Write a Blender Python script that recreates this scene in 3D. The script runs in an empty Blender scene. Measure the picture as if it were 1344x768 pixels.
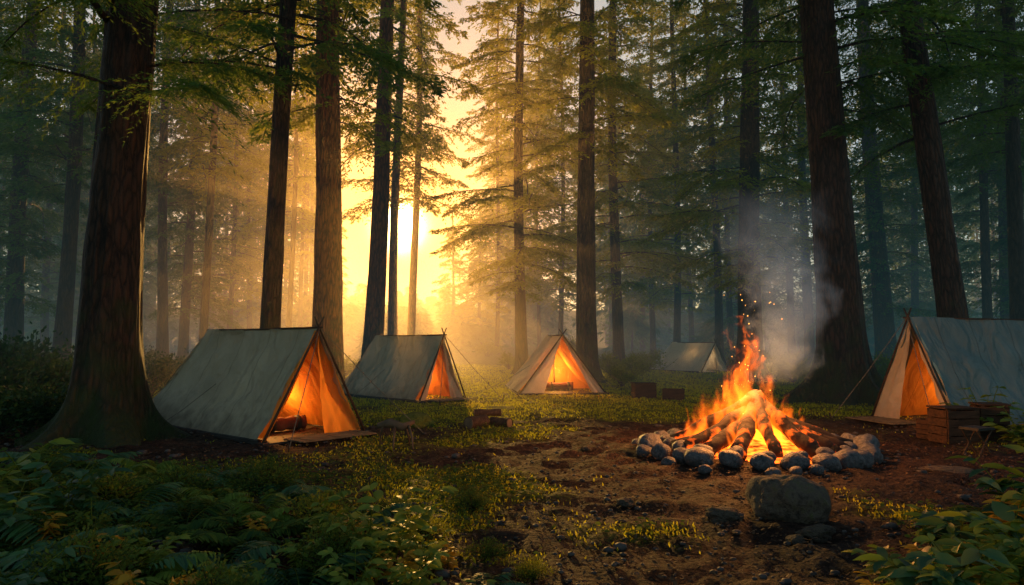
import bpy, math, random
import numpy as np
from mathutils import Vector, Matrix, noise, Euler
R=math.radians; PI=math.pi
random.seed(7); G=np.random.default_rng(11)
scene=bpy.context.scene; COL=scene.collection
scene.view_settings.view_transform='Standard'; scene.view_settings.look='None'; scene.view_settings.exposure=0
FP=970.0; PITCH=R(3.304); CH=1.5
# ---------------------------------------------------------------- terrain
TAB=G.random((256,256))
def vn(x,y,s=0):
    x=np.asarray(x,float)+s*17.3+1000; y=np.asarray(y,float)+s*9.1+1000
    xi=np.floor(x).astype(int); yi=np.floor(y).astype(int); fx=x-xi; fy=y-yi
    fx=fx*fx*(3-2*fx); fy=fy*fy*(3-2*fy)
    a=TAB[xi%256,yi%256]; b=TAB[(xi+1)%256,yi%256]; c=TAB[xi%256,(yi+1)%256]; d=TAB[(xi+1)%256,(yi+1)%256]
    return (a*(1-fx)+b*fx)*(1-fy)+(c*(1-fx)+d*fx)*fy
def gh(x,y):
    x=np.asarray(x,float); y=np.asarray(y,float)
    h=.07*(vn(x*.6,y*.6,1)-.5)+.03*(vn(x*2.1,y*2.1,2)-.5)
    h=h+.18*np.exp(-((x+3.2)**2/4+(y-5.2)**2/5))+.12*np.exp(-((x-4.2)**2/2+(y-4.8)**2/2))
    far=np.clip((y-22)/40,0,1); h=h+far*1.2*(vn(x*.07,y*.07,3)-.25)
    t=np.clip((y-75)/50,0,1); h=h+5.5*t*t*(3-2*t)
    return h
def gz(x,y): return float(gh(x,y))
def P(px,py):
    vr=(px-672)/FP; vu=(384-py)/FP
    y=math.cos(PITCH)-vu*math.sin(PITCH); z=math.sin(PITCH)+vu*math.cos(PITCH)
    t=-CH/z; return (vr*t,y*t)
def AT(px,d): return ((px-672)/FP*d,d)
# ---------------------------------------------------------------- nodes
def nd(nt,t,ins=None,**pr):
    n=nt.nodes.new(t)
    for k,v in pr.items(): setattr(n,k,v)
    for k,v in (ins or {}).items():
        if isinstance(v,bpy.types.NodeSocket): nt.links.new(v,n.inputs[k])
        else: n.inputs[k].default_value=v
    return n
def newmat(name):
    m=bpy.data.materials.new(name); m.use_nodes=True; m.node_tree.nodes.clear()
    o=m.node_tree.nodes.new('ShaderNodeOutputMaterial'); return m,m.node_tree,o
def c4(c): return (c[0],c[1],c[2],1)
def ramp(nt,fac,stops):
    n=nd(nt,'ShaderNodeValToRGB',{'Fac':fac}); e=n.color_ramp.elements
    while len(e)<len(stops): e.new(.5)
    for i,(p,c) in enumerate(stops): e[i].position=p; e[i].color=c4(c)
    return n.outputs['Color']
def math_(nt,op,a,b=0.0,c=None,clamp=False):
    n=nd(nt,'ShaderNodeMath',{0:a,1:b},operation=op,use_clamp=clamp)
    if c is not None:
        if isinstance(c,bpy.types.NodeSocket): nt.links.new(c,n.inputs[2])
        else: n.inputs[2].default_value=c
    return n.outputs[0]
def mixc(nt,f,a,b):
    n=nt.nodes.new('ShaderNodeMixRGB')
    for k,v in ((0,f),(1,a),(2,b)):
        if isinstance(v,bpy.types.NodeSocket): nt.links.new(v,n.inputs[k])
        else: n.inputs[k].default_value=v
    return n.outputs[0]
def noise_mat(name,c1,c2,scale=5,rough=.8,bump=.3,dist=.02,vec=(1,1,1),coord='Object',detail=6,spec=.3,c3=None):
    m,nt,o=newmat(name)
    tc=nd(nt,'ShaderNodeTexCoord'); mp=nd(nt,'ShaderNodeMapping',{'Vector':tc.outputs[coord],'Scale':vec})
    n=nd(nt,'ShaderNodeTexNoise',{'Vector':mp.outputs[0],'Scale':scale,'Detail':detail,'Roughness':.62})
    st=[(.32,c1),(.68,c2)] if c3 is None else [(.3,c1),(.52,c2),(.72,c3)]
    col=ramp(nt,n.outputs['Fac'],st)
    n2=nd(nt,'ShaderNodeTexNoise',{'Vector':mp.outputs[0],'Scale':scale*4.3,'Detail':4})
    hb=math_(nt,'MULTIPLY_ADD',n2.outputs['Fac'],.35,n.outputs['Fac'])
    b=nd(nt,'ShaderNodeBump',{'Height':hb,'Strength':bump,'Distance':dist})
    p=nd(nt,'ShaderNodeBsdfPrincipled',{'Base Color':col,'Roughness':rough,'Normal':b.outputs[0],'Specular IOR Level':spec})
    nt.links.new(p.outputs[0],o.inputs[0]); return m
def leaf_mat(name,c1,c2,t1,trans=.45,rough=.45,spec=.35,scale=.9):
    m,nt,o=newmat(name)
    g=nd(nt,'ShaderNodeNewGeometry')
    n=nd(nt,'ShaderNodeTexNoise',{'Vector':g.outputs['Position'],'Scale':scale,'Detail':2})
    f=math_(nt,'MULTIPLY_ADD',g.outputs['Random Per Island'],.5,math_(nt,'MULTIPLY',n.outputs['Fac'],.6))
    col=ramp(nt,f,[(.25,c1),(.8,c2)])
    p=nd(nt,'ShaderNodeBsdfPrincipled',{'Base Color':col,'Roughness':rough,'Specular IOR Level':spec})
    tcol=ramp(nt,f,[(.2,tuple(k*.6 for k in t1)),(.8,t1)])
    t=nd(nt,'ShaderNodeBsdfTranslucent',{'Color':tcol})
    mx=nd(nt,'ShaderNodeMixShader',{0:trans,1:p.outputs[0],2:t.outputs[0]})
    nt.links.new(mx.outputs[0],o.inputs[0]); return m
def bark_mat(name,c1,c2,moss=True):
    m,nt,o=newmat(name)
    tc=nd(nt,'ShaderNodeTexCoord'); mp=nd(nt,'ShaderNodeMapping',{'Vector':tc.outputs['Object'],'Scale':(1,1,.2)})
    w=nd(nt,'ShaderNodeTexNoise',{'Vector':mp.outputs[0],'Scale':9,'Detail':8,'Roughness':.68,'Distortion':.5})
    dv=nd(nt,'ShaderNodeVectorMath',{0:mp.outputs[0],1:nd(nt,'ShaderNodeVectorMath',{0:w.outputs['Color'],'Scale':.12},operation='SCALE').outputs[0]},operation='ADD')
    v=nd(nt,'ShaderNodeTexVoronoi',{'Vector':dv.outputs[0],'Scale':13},feature='DISTANCE_TO_EDGE')
    vv=math_(nt,'MULTIPLY',v.outputs['Distance'],2.6,clamp=True)
    h=math_(nt,'MULTIPLY_ADD',vv,.8,w.outputs['Fac'])
    col=ramp(nt,h,[(.4,c1),(1.0,c2)])
    if moss:
        s=nd(nt,'ShaderNodeSeparateXYZ',{0:tc.outputs['Object']})
        n3=nd(nt,'ShaderNodeTexNoise',{'Vector':tc.outputs['Object'],'Scale':3,'Detail':5})
        f=math_(nt,'SUBTRACT',math_(nt,'MULTIPLY',n3.outputs['Fac'],2.6),math_(nt,'MULTIPLY_ADD',s.outputs['Z'],.45,.40),clamp=True)
        col=mixc(nt,f,col,(.05,.08,.012,1))
    b=nd(nt,'ShaderNodeBump',{'Height':h,'Strength':1.0,'Distance':.15})
    p=nd(nt,'ShaderNodeBsdfPrincipled',{'Base Color':col,'Roughness':.65,'Normal':b.outputs[0],'Specular IOR Level':.5})
    nt.links.new(p.outputs[0],o.inputs[0]); return m
def canvas_mat(name,c1,c2,tr,trans=.3,stain=.8):
    m,nt,o=newmat(name)
    tc=nd(nt,'ShaderNodeTexCoord')
    n=nd(nt,'ShaderNodeTexNoise',{'Vector':tc.outputs['Object'],'Scale':1.3,'Detail':7,'Roughness':.6})
    col=ramp(nt,n.outputs['Fac'],[(.3,c1),(.7,c2)])
    s=nd(nt,'ShaderNodeSeparateXYZ',{0:tc.outputs['Object']})
    st=nd(nt,'ShaderNodeTexNoise',{'Vector':tc.outputs['Object'],'Scale':4,'Detail':6,'Roughness':.6})
    low=math_(nt,'MULTIPLY_ADD',s.outputs[2],-1.4,math_(nt,'MULTIPLY_ADD',st.outputs['Fac'],2.0,-.3),clamp=True)
    col=mixc(nt,math_(nt,'MULTIPLY',low,stain),col,c4([k*.3 for k in c1]))
    # sewn seams every 0.8 m along the ridge
    fr=math_(nt,'ABSOLUTE',math_(nt,'SUBTRACT',math_(nt,'FRACT',math_(nt,'MULTIPLY',s.outputs[1],1.25)),.5))
    seam=math_(nt,'SUBTRACT',1.0,math_(nt,'MULTIPLY',fr,60.0),clamp=True)
    col=mixc(nt,math_(nt,'MULTIPLY',seam,.5),col,c4([k*.4 for k in c1]))
    w=nd(nt,'ShaderNodeTexNoise',{'Vector':nd(nt,'ShaderNodeMapping',{'Vector':tc.outputs['Object'],'Scale':(1,1.3,.8)}).outputs[0],'Scale':2.0,'Detail':3,'Roughness':.45,'Distortion':.8})
    wv=nd(nt,'ShaderNodeTexNoise',{'Vector':tc.outputs['Object'],'Scale':180,'Detail':1})
    hh=math_(nt,'MULTIPLY_ADD',wv.outputs['Fac'],.02,w.outputs['Fac'])
    hh=math_(nt,'MULTIPLY_ADD',seam,.05,hh)
    b=nd(nt,'ShaderNodeBump',{'Height':hh,'Strength':.9 if stain>.5 else .6,'Distance':.28 if stain>.5 else .15})
    p=nd(nt,'ShaderNodeBsdfPrincipled',{'Base Color':col,'Roughness':.85,'Normal':b.outputs[0],'Specular IOR Level':.15})
    if trans<=0: nt.links.new(p.outputs[0],o.inputs[0]); return m
    t=nd(nt,'ShaderNodeBsdfTranslucent',{'Color':c4(tr),'Normal':b.outputs[0]})
    mx=nd(nt,'ShaderNodeMixShader',{0:trans,1:p.outputs[0],2:t.outputs[0]})
    nt.links.new(mx.outputs[0],o.inputs[0]); return m
M={}
M['bark']=bark_mat('bark',(.005,.003,.002),(.115,.052,.027))
M['bark_sunglow']=bark_mat('bark_painted_glow',(.03,.009,.003),(.42,.12,.026))  # orange sun glow painted into the bark of trunks near the sun
M['bark_far']=bark_mat('bark_far',(.010,.007,.005),(.08,.042,.022),False)
M['needles']=leaf_mat('needles',(.022,.075,.012),(.10,.19,.018),(.78,.78,.05),.52,.6,.15)
M['needles_dark']=leaf_mat('needles_dark',(.014,.07,.035),(.045,.15,.045),(.36,.50,.06),.45,.6,.15)
M['leaf']=leaf_mat('leaf',(.02,.08,.05),(.085,.21,.075),(.25,.4,.05),.3,.5,.25,2)
M['leaf_b']=leaf_mat('leaf_yellow_green',(.08,.16,.025),(.24,.33,.045),(.5,.55,.05),.35,.5,.25,2)
M['leaf_small']=leaf_mat('leaf_small',(.025,.07,.025),(.12,.18,.03),(.28,.35,.05),.3,.85,.05,2)
M['leaf_painted_warm']=leaf_mat('leaf_painted_warm',(.40,.22,.02),(.72,.40,.03),(.85,.5,.04),.4,.5,.3,3)  # warm light painted into the leaf colour of single sprigs
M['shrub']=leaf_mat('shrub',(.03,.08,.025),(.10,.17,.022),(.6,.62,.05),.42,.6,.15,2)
M['shrub_shaded']=leaf_mat('shrub_shaded',(.012,.045,.022),(.045,.10,.03),(.12,.18,.04),.3,.6,.15,2)  # darker leaf copy: shade painted in where sun falls on the left bushes
M['grass']=leaf_mat('grass_blades',(.11,.15,.01),(.33,.34,.02),(1.0,.95,.06),.5,.6,.15,2)
M['stone']=noise_mat('stone',(.035,.037,.042),(.18,.18,.19),4,.55,.8,.04,spec=.4)
M['boulder']=noise_mat('boulder',(.035,.028,.022),(.14,.108,.08),5,.85,1,.05,c3=(.11,.105,.045))
M['mossy']=noise_mat('mossy',(.05,.07,.012),(.17,.20,.03),9,.9,.8,.03)
M['wood']=noise_mat('wood',(.025,.014,.009),(.10,.055,.035),3,.75,.5,.012,(8,1,8))
M['crate']=noise_mat('crate_wood',(.018,.009,.005),(.09,.042,.02),2.5,.75,.6,.012,(1.5,6,9))
M['pole']=noise_mat('pole_wood',(.03,.018,.01),(.11,.065,.035),6,.7,.4,.01)
M['rootw']=noise_mat('root_wood',(.05,.033,.02),(.2,.13,.08),6,.7,.4,.01)
M['cutend']=noise_mat('cut_wood',(.12,.08,.05),(.24,.16,.10),9,.8,.3,.01)
M['rope']=noise_mat('rope',(.12,.10,.07),(.25,.21,.15),20,.9,.2,.01)
M['sheet']=noise_mat('groundsheet',(.02,.02,.018),(.05,.045,.04),3,.7,.3,.02)
M['mat']=noise_mat('straw_mat',(.13,.09,.05),(.25,.18,.10),6,.85,.3,.01)
M['cv_grey']=canvas_mat('canvas_grey',(.40,.33,.22),(.56,.47,.32),(.40,.22,.08),0)
M['cv_blue']=canvas_mat('canvas_blue_grey',(.14,.19,.19),(.22,.28,.27),(.25,.2,.1),0)
M['cv_tan']=canvas_mat('canvas_tan',(.58,.47,.31),(.72,.60,.42),(.8,.5,.2),.10,.35)
M['cv_cream']=canvas_mat('canvas_cream',(.70,.61,.45),(.82,.76,.60),(.85,.75,.55),.2,.4)
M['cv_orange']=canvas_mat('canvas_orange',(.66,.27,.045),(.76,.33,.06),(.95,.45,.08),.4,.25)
M['litter']=noise_mat('leaf_litter',(.03,.014,.008),(.20,.10,.045),1.3,.8,.2,.01,(3,3,3),'Object',3)
M['pebble']=noise_mat('pebble',(.03,.026,.024),(.13,.11,.10),3,.7,.5,.01)
M['bed']=noise_mat('blanket',(.10,.03,.02),(.18,.07,.04),4,.9,.4,.02)
def ground_mat():
    m,nt,o=newmat('forest_floor')
    g=nd(nt,'ShaderNodeNewGeometry'); pos=g.outputs['Position']
    a=nd(nt,'ShaderNodeAttribute',attribute_name='moss')
    n1=nd(nt,'ShaderNodeTexNoise',{'Vector':pos,'Scale':1.4,'Detail':8,'Roughness':.65})
    n2=nd(nt,'ShaderNodeTexNoise',{'Vector':pos,'Scale':14,'Detail':7,'Roughness':.7})
    n3=nd(nt,'ShaderNodeTexVoronoi',{'Vector':pos,'Scale':22})
    dirt=ramp(nt,n1.outputs['Fac'],[(.3,(.024,.015,.012)),(.7,(.12,.068,.047))])
    det=ramp(nt,n2.outputs['Fac'],[(.3,(.22,.21,.21)),(.7,(1.5,1.35,1.25))])
    mm=nt.nodes.new('ShaderNodeMixRGB'); mm.blend_type='MULTIPLY'; mm.inputs[0].default_value=1
    nt.links.new(dirt,mm.inputs[1]); nt.links.new(det,mm.inputs[2])
    ms=ramp(nt,n2.outputs['Fac'],[(.3,(.06,.08,.008)),(.7,(.28,.28,.02))])
    f=math_(nt,'ADD',a.outputs['Fac'],math_(nt,'MULTIPLY_ADD',n2.outputs['Fac'],1.4,-.7))
    f=math_(nt,'MULTIPLY_ADD',f,2.2,-.75,clamp=True)
    col=mixc(nt,f,mm.outputs[0],ms)
    h=math_(nt,'MULTIPLY_ADD',n3.outputs['Distance'],-.25,math_(nt,'MULTIPLY_ADD',n2.outputs['Fac'],1.0,n1.outputs['Fac']))
    b=nd(nt,'ShaderNodeBump',{'Height':h,'Strength':1,'Distance':.14})
    p=nd(nt,'ShaderNodeBsdfPrincipled',{'Base Color':col,'Roughness':.8,'Normal':b.outputs[0],'Specular IOR Level':.16})
    nt.links.new(p.outputs[0],o.inputs[0]); return m
M['ground']=ground_mat()
def emit_mix(name,base,emis,scale,strength,lo,hi):
    m,nt,o=newmat(name); tc=nd(nt,'ShaderNodeTexCoord')
    n=nd(nt,'ShaderNodeTexNoise',{'Vector':tc.outputs['Object'],'Scale':scale,'Detail':5})
    f=nd(nt,'ShaderNodeMapRange',{'Value':n.outputs['Fac'],'From Min':lo,'From Max':hi,'To Min':0,'To Max':strength}).outputs[0]
    b=nd(nt,'ShaderNodeBump',{'Height':n.outputs['Fac'],'Strength':1,'Distance':.04})
    p=nd(nt,'ShaderNodeBsdfPrincipled',{'Base Color':c4(base),'Roughness':.9,'Normal':b.outputs[0],'Emission Color':c4(emis),'Emission Strength':f})
    nt.links.new(p.outputs[0],o.inputs[0]); return m
M['ember']=emit_mix('embers',(.02,.015,.012),(1,.13,.010),9,9,.38,.72)
M['char']=emit_mix('charred_wood',(.025,.012,.007),(1,.12,.008),5,5.0,.52,.85)
M['spark']=emit_mix('spark',(.1,.05,.02),(1,.35,.05),1,9,0,.3)
# ---------------------------------------------------------------- mesh helpers
def mesh_np(name,v,f,mat=None,smooth=False):
    v=np.ascontiguousarray(v,dtype=np.float32); f=np.ascontiguousarray(f,dtype=np.int32)
    me=bpy.data.meshes.new(name); me.vertices.add(len(v)); me.vertices.foreach_set('co',v.ravel())
    k=f.shape[1]; me.loops.add(f.size); me.loops.foreach_set('vertex_index',f.ravel())
    me.polygons.add(len(f)); me.polygons.foreach_set('loop_start',np.arange(0,f.size,k,dtype=np.int32))
    if smooth: me.polygons.foreach_set('use_smooth',np.ones(len(f),dtype=bool))
    me.update(calc_edges=True)
    if mat: me.materials.append(mat)
    return me
def two_mat(name,v,f,mb,m1,m2,smooth=False):
    tv=np.array(mb.v); tf=np.array(mb.f); n1=len(f)
    me=mesh_np(name,np.concatenate([v,tv]),np.concatenate([f,tf+len(v)]),m1,smooth); me.materials.append(m2)
    mi=np.zeros(n1+len(tf),dtype=np.int32); mi[n1:]=1; me.polygons.foreach_set('material_index',mi); return me
def link(name,me,parent=None,loc=None):
    o=bpy.data.objects.new(name,me); COL.objects.link(o)
    if parent: o.parent=parent
    if loc: o.location=loc
    return o
def tag(o,label=None,cat=None,group=None,kind=None):
    if label: o['label']=label
    if cat: o['category']=cat
    if group: o['group']=group
    if kind: o['kind']=kind
    return o
def empty(name,loc,rz,label,cat,group=None):
    o=bpy.data.objects.new(name,None); COL.objects.link(o); o.location=loc; o.rotation_euler=(0,0,rz); o.empty_display_size=.2
    return tag(o,label,cat,group)
class MB:
    def __init__(s): s.v=[]; s.f=[]
    def add(s,v,f):
        n=len(s.v); s.v+= [tuple(p) for p in v]; s.f+=[tuple(i+n for i in q) for q in f]
    def tube(s,pts,rad,k=8,cap=True,jit=0):
        pts=[Vector(p) for p in pts]; n0=len(s.v); n=len(pts)
        d=(pts[-1]-pts[0]).normalized(); a=d.orthogonal().normalized()
        for i,p in enumerate(pts):
            t=(pts[min(i+1,n-1)]-pts[max(i-1,0)]).normalized(); a=(a-t*a.dot(t)).normalized(); b=t.cross(a)
            r=rad[i] if hasattr(rad,'__len__') else rad
            for j in range(k):
                th=2*PI*j/k; rr=r*(1+jit*(random.random()-.5)); s.v.append(tuple(p+a*math.cos(th)*rr+b*math.sin(th)*rr))
        for i in range(n-1):
            for j in range(k): s.f.append((n0+i*k+j,n0+i*k+(j+1)%k,n0+(i+1)*k+(j+1)%k,n0+(i+1)*k+j))
        if cap:
            s.f.append(tuple(n0+j for j in range(k-1,-1,-1))); s.f.append(tuple(n0+(n-1)*k+j for j in range(k)))
    def box(s,c,d,rot=None):
        vs=[]
        for z in (-.5,.5):
            for x,y in ((-.5,-.5),(.5,-.5),(.5,.5),(-.5,.5)):
                q=Vector((x*d[0],y*d[1],z*d[2]))
                if rot: q=rot@q
                vs.append(q+Vector(c))
        s.add(vs,[(3,2,1,0),(4,5,6,7),(0,1,5,4),(1,2,6,5),(2,3,7,6),(3,0,4,7)])
    def build(s,name,mat,parent=None,smooth=False):
        me=bpy.data.meshes.new(name); me.from_pydata(s.v,[],s.f); me.update()
        if smooth:
            for p in me.polygons: p.use_smooth=True
        me.materials.append(mat); return link(name,me,parent)
def norm(a): return a/np.maximum(np.linalg.norm(a,axis=1,keepdims=True),1e-6)
def quads_leaf(p,d,up,L,W):
    d=norm(d); w=norm(np.cross(d,up)); L=L[:,None]; W=W[:,None]
    v=np.stack([p,p+d*L*.45+w*W*.5,p+d*L,p+d*L*.45-w*W*.5],1).reshape(-1,3)
    return v,np.arange(len(v)).reshape(-1,4)
def full_leaf(p,d,up,L,W,fold=.25,curl=.25):
    d=norm(d); w=norm(np.cross(d,up)); n=np.cross(w,d); L=L[:,None]; W=W[:,None]
    S=[0,.22,.5,.78,1]; WD=[.03,.42,.5,.33,.01]; vs=[]
    for s,wd in zip(S,WD):
        c=p+d*L*s-n*L*curl*s*s
        vs+= [c-w*W*wd+n*W*wd*fold, c, c+w*W*wd+n*W*wd*fold]
    v=np.stack(vs,1); N=len(p); base=np.arange(N)[:,None]*15
    q=[]
    for i in range(4):
        a=i*3
        q.append([a,a+1,a+4,a+3]); q.append([a+1,a+2,a+5,a+4])
    f=(base[:,:,None]+np.array(q)[None]).reshape(-1,4); return v.reshape(-1,3),f
def joinvf(lst):
    V=[];Fs=[];n=0
    for v,f in lst: V.append(v); Fs.append(f+n); n+=len(v)
    return np.concatenate(V),np.concatenate(Fs)
# ---------------------------------------------------------------- ground
def smooth01(a,b,x): t=np.clip((x-a)/(b-a),0,1); return t*t*(3-2*t)
FX,FY=P(992,594)
def mossf(x,y):
    x=np.asarray(x,float); y=np.asarray(y,float)
    m=.9*vn(x*.8,y*.8,5)+.55*vn(x*2.3,y*2.3,6)-.52
    m=m+.8*smooth01(12.3,14.6,y)+.5*smooth01(-1.6,-2.8,x)*smooth01(7.6,6.4,y)
    for px,py,r,k in ((600,628,.8,.7),(720,650,.6,.6),(880,690,.5,.6),(700,512,2.5,.5),(1250,700,.8,.5),(1180,505,1.5,.4),(560,545,1.0,.4),(560,700,.5,.5),(780,720,.3,.4),(840,545,.8,.3),(670,735,.3,.4),(700,575,.7,.4),(600,585,.6,.45)):
        cx,cy=P(px,py); m=m+k*np.exp(-((x-cx)**2+((y-cy)*.7)**2)/(r*r))
    m=m-.9*np.exp(-((x-FX)**2+(y-FY)**2)/6)
    m=m-.35*smooth01(-1,0,x)*smooth01(7,5.5,y)*smooth01(3.5,2,x)
    return m
def axis(lo,hi,st,far,n):
    inner=np.arange(lo,hi,st); g=np.geomspace(st,far,n)
    return np.concatenate([lo-np.cumsum(g)[::-1],inner,hi+np.cumsum(g)])
xs=axis(-9,9.5,.08,60,40); ys=axis(2.4,17,.08,60,40)
X,Y=np.meshgrid(xs,ys,indexing='xy')
fine=np.exp(-np.clip(Y-20,0,99)/8)
Z=gh(X,Y)+fine*(.075*(vn(X*3.6,Y*3.6,8)-.5)+.045*(vn(X*9,Y*9,9)-.5))
nx,ny=len(xs),len(ys); idx=np.arange(nx*ny).reshape(ny,nx)
F4=np.stack([idx[:-1,:-1],idx[:-1,1:],idx[1:,1:],idx[1:,:-1]],-1).reshape(-1,4)
gm=mesh_np('ground',np.stack([X,Y,Z],-1).reshape(-1,3),F4,M['ground'],True)
at=gm.attributes.new('moss','FLOAT','POINT'); at.data.foreach_set('value',mossf(X,Y).astype(np.float32).ravel())
tag(link('ground',gm),kind='structure')
# ---------------------------------------------------------------- trees
def make_trunk(seed,r,H,flare=.9,k=28,mat=None,rings=40,bend=.1):
    rg=np.random.default_rng(seed)
    z=np.concatenate([[-.3,0],np.cumsum(np.geomspace(.05,2.2,rings))]); z=z*H/z[-1] if z[-1]<H else z
    z=np.clip(z,-.3,H); th=np.linspace(0,2*PI,k,endpoint=False); Zg,T=np.meshgrid(z,th,indexing='ij')
    ph=rg.random()*6; nl=rg.integers(5,8)
    rad=r*(1-.62*np.clip(Zg/H,0,1))
    zz=np.clip(Zg,0,99)
    lobe=np.clip(.5+.5*np.cos(nl*T+ph+.7*np.sin(T*2+ph)),0,1)**1.5
    rad=rad*(1+flare*np.exp(-zz/(.55*r+.06))*(.25+1.0*lobe)+.36*flare*np.exp(-zz/(2.1*r+.1))*(.4+.6*lobe)+.12*np.exp(-zz/2))
    rad=rad*(1+.11*(vn(T*k/9,Zg*1.1,seed)-.5)+.10*(vn(np.cos(T)*2.3+5,np.sin(T)*2.3+Zg*.35,seed+1)-.5))
    bx=bend*np.sin(Zg*.23+ph)-bend*math.sin(ph); by=bend*np.cos(Zg*.19+ph)-bend*math.cos(ph)
    v=np.stack([rad*np.cos(T)+bx,rad*np.sin(T)+by,Zg],-1).reshape(-1,3)
    n=len(z); id_=np.arange(n*k).reshape(n,k); nx_=np.roll(id_,-1,1)
    f=np.stack([id_[:-1],nx_[:-1],nx_[1:],id_[1:]],-1).reshape(-1,4)
    return mesh_np('trunk',v,f,mat or M['bark'],True)
def make_crown(mat,seed,z0,H,Lm,nb,leaf=.15,droop=.35,ns=8,dens=.13,low=.5,wr=.38,keepf=.15):
    rg=np.random.default_rng(seed); LF=[]; mb=MB()
    for b in range(nb):
        u=(b+rg.random())/nb; z=z0+(H-z0)*u
        L=Lm*((1-u)**.7*.9+.1)*rg.uniform(.5,1.25)*min(1,low+u*5)
        a=rg.random()*2*PI; rise=rg.uniform(-.12,.28); dr=droop*rg.uniform(.5,1.4)
        fw=np.array([math.cos(a),math.sin(a),0]); sd=np.array([-math.sin(a),math.cos(a),0])
        nt_=max(6,int(L/dens)); t=np.linspace(.15,1,nt_)
        curve=lambda t:(fw[None]*(L*t)[:,None]+np.array([0,0,1])[None]*(z+rise*L*t-dr*L*t*t)[:,None]+sd[None]*(.08*L*np.sin(t*3+b))[:,None])
        bp=curve(t)
        tt=np.linspace(0,1,6); mb.tube(curve(tt),[.008+.009*L*(1-q) for q in tt],4,False)
        for s in (-1,1):
            keep=rg.random(nt_)>keepf; B=bp[keep]; T=t[keep]; n=len(T)
            tl=(.42*L*(1-T)**.8+.2)*rg.uniform(.5,1.25,n)
            d=norm(fw[None]*.62+sd[None]*s*.78+np.array([0,0,-1.])[None]*rg.uniform(-.05,.55,n)[:,None]+rg.normal(0,.1,(n,3)))
            q=(np.arange(ns)+.5)/ns
            pts=B[:,None]+d[:,None]*(tl[:,None]*q[None])[:,:,None]; pts[:,:,2]-=.28*tl[:,None]*q[None]**2
            pts=pts.reshape(-1,3); dd=np.repeat(d,ns,0); perp=np.cross(dd,[0,0,1.])
            for e in (-1,1):
                N=len(pts); dir_=dd*.75+perp*e*.6+rg.normal(0,.22,(N,3)); dir_[:,2]-=.25
                up=np.array([0,0,1.])[None]+rg.normal(0,.5,(N,3))
                LF.append(quads_leaf(pts+rg.normal(0,.15*leaf,(N,3)),dir_,up,leaf*rg.uniform(.6,1.3,N),leaf*wr*rg.uniform(.7,1.3,N)))
    v,f=joinvf(LF)
    return two_mat('crown',v,f,mb,M[mat],M['bark_far'])
CR={'A':make_crown('needles',1,7.0,25,2.9,92),'A2':make_crown('needles_dark',2,6.4,25,3.2,94),
 'B':make_crown('needles',3,3.0,23,3.4,118),'B2':make_crown('needles_dark',4,2.4,22,3.4,122),
 'C':make_crown('needles_dark',5,4.7,24,3.9,66,leaf=.085,ns=17,dens=.075,droop=.3,low=.7,wr=.27),
 'D':make_crown('needles',6,.8,9,2.0,80,low=.9),
 'E':make_crown('needles',8,6.8,25,2.6,72,low=.8,keepf=.2)}
def tree(px,d,dia,lean,cr,label,group=None,near=False,rz=None,sc=1.0,fl=.9,H=26,bark=None):
    x,y=AT(px,d); z=gz(x,y)
    rz=random.random()*6.28 if rz is None else rz
    t=empty('conifer_tree',(x,y,z-.03),0,label,'tree',group); t.rotation_euler=(0,R(lean),0)
    seed=int(px*7+d*13)
    link('trunk',make_trunk(seed,dia/2,H,fl,56 if near else 18,M[bark] if bark else (M['bark'] if near else M['bark_far']),90 if near else 34,(.16 if dia>.7 else .10) if near else (.12 if H>8 else .02)),t)
    o=link('crown',CR[cr],t); o.rotation_euler=(0,0,rz); o.scale=(sc,sc,sc)
    return t
tree(142,10.6,.78,1.4,'C','massive dark trunk with flared mossy roots left of the grey orange-lit tent',near=True,rz=2.2,fl=1.35,sc=1.0)
tree(352,15.5,.42,3.0,'A2','leaning slim trunk rising right behind the large left tent',near=True,sc=1.0,fl=.7)
tree(430,19,.74,1.1,'A','thick sunlit trunk standing between the two left tents',near=True,fl=.8,bark='bark_sunglow')
tree(488,24,.62,2.7,'E','medium trunk directly left of the sun, tilted to the right behind the second tent',near=True,sc=1.1,fl=.7,bark='bark_sunglow')
tree(516,30,.40,.6,'E','thin trunk crossing the left side of the sun glare',sc=1.0,fl=.6,bark='bark_sunglow')
tree(539,33,.36,.4,'E','thinnest trunk crossing the right side of the sun glare',sc=1.1,fl=.6,bark='bark_sunglow')
tree(686,27,.42,-.6,'B','fir with low golden layered boughs between the second and third tents')
tree(771,23,.62,-.5,'A','dark straight trunk just behind the right side of the small centre tent',near=True,fl=.9)
tree(812,30,.45,0,'B','slim straight fir right of the trunk behind the centre tent',sc=1.05)
tree(735,41,.28,0,'B','distant thin fir seen above the centre tent peak')
tree(984,24,.74,-.3,'B','stout dark trunk behind the campfire smoke',near=True,fl=.8)
tree(1106,17,.96,-.9,'A2','massive trunk with flared roots right of the campfire',near=True,sc=1.0,fl=1.6)
tree(1163,31,.78,-1.6,'B2','broad hazy trunk just right of the massive tree by the campfire')
tree(1262,16.5,.60,-5,'C','steeply leaning trunk behind the peak of the blue-grey tent',near=True,sc=1.25,fl=.7)
tree(1338,21,.45,-1,'A2','dark trunk at the right edge of the photo above the blue-grey tent')
tree(20,26,.58,1.0,'B2','hazy trunk at the far left edge of the photo')
tree(80,24,.5,1.2,'A2','hazy trunk just left of the massive left tree')
tree(215,30,.42,.2,'A2','leftmost of three thin trunks between the massive left tree and the left tent')
tree(241,33,.42,.3,'B2','middle of three thin trunks between the massive left tree and the left tent')
tree(267,27,.30,0,'A','rightmost of three thin trunks between the massive left tree and the left tent',sc=1.05)
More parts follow.
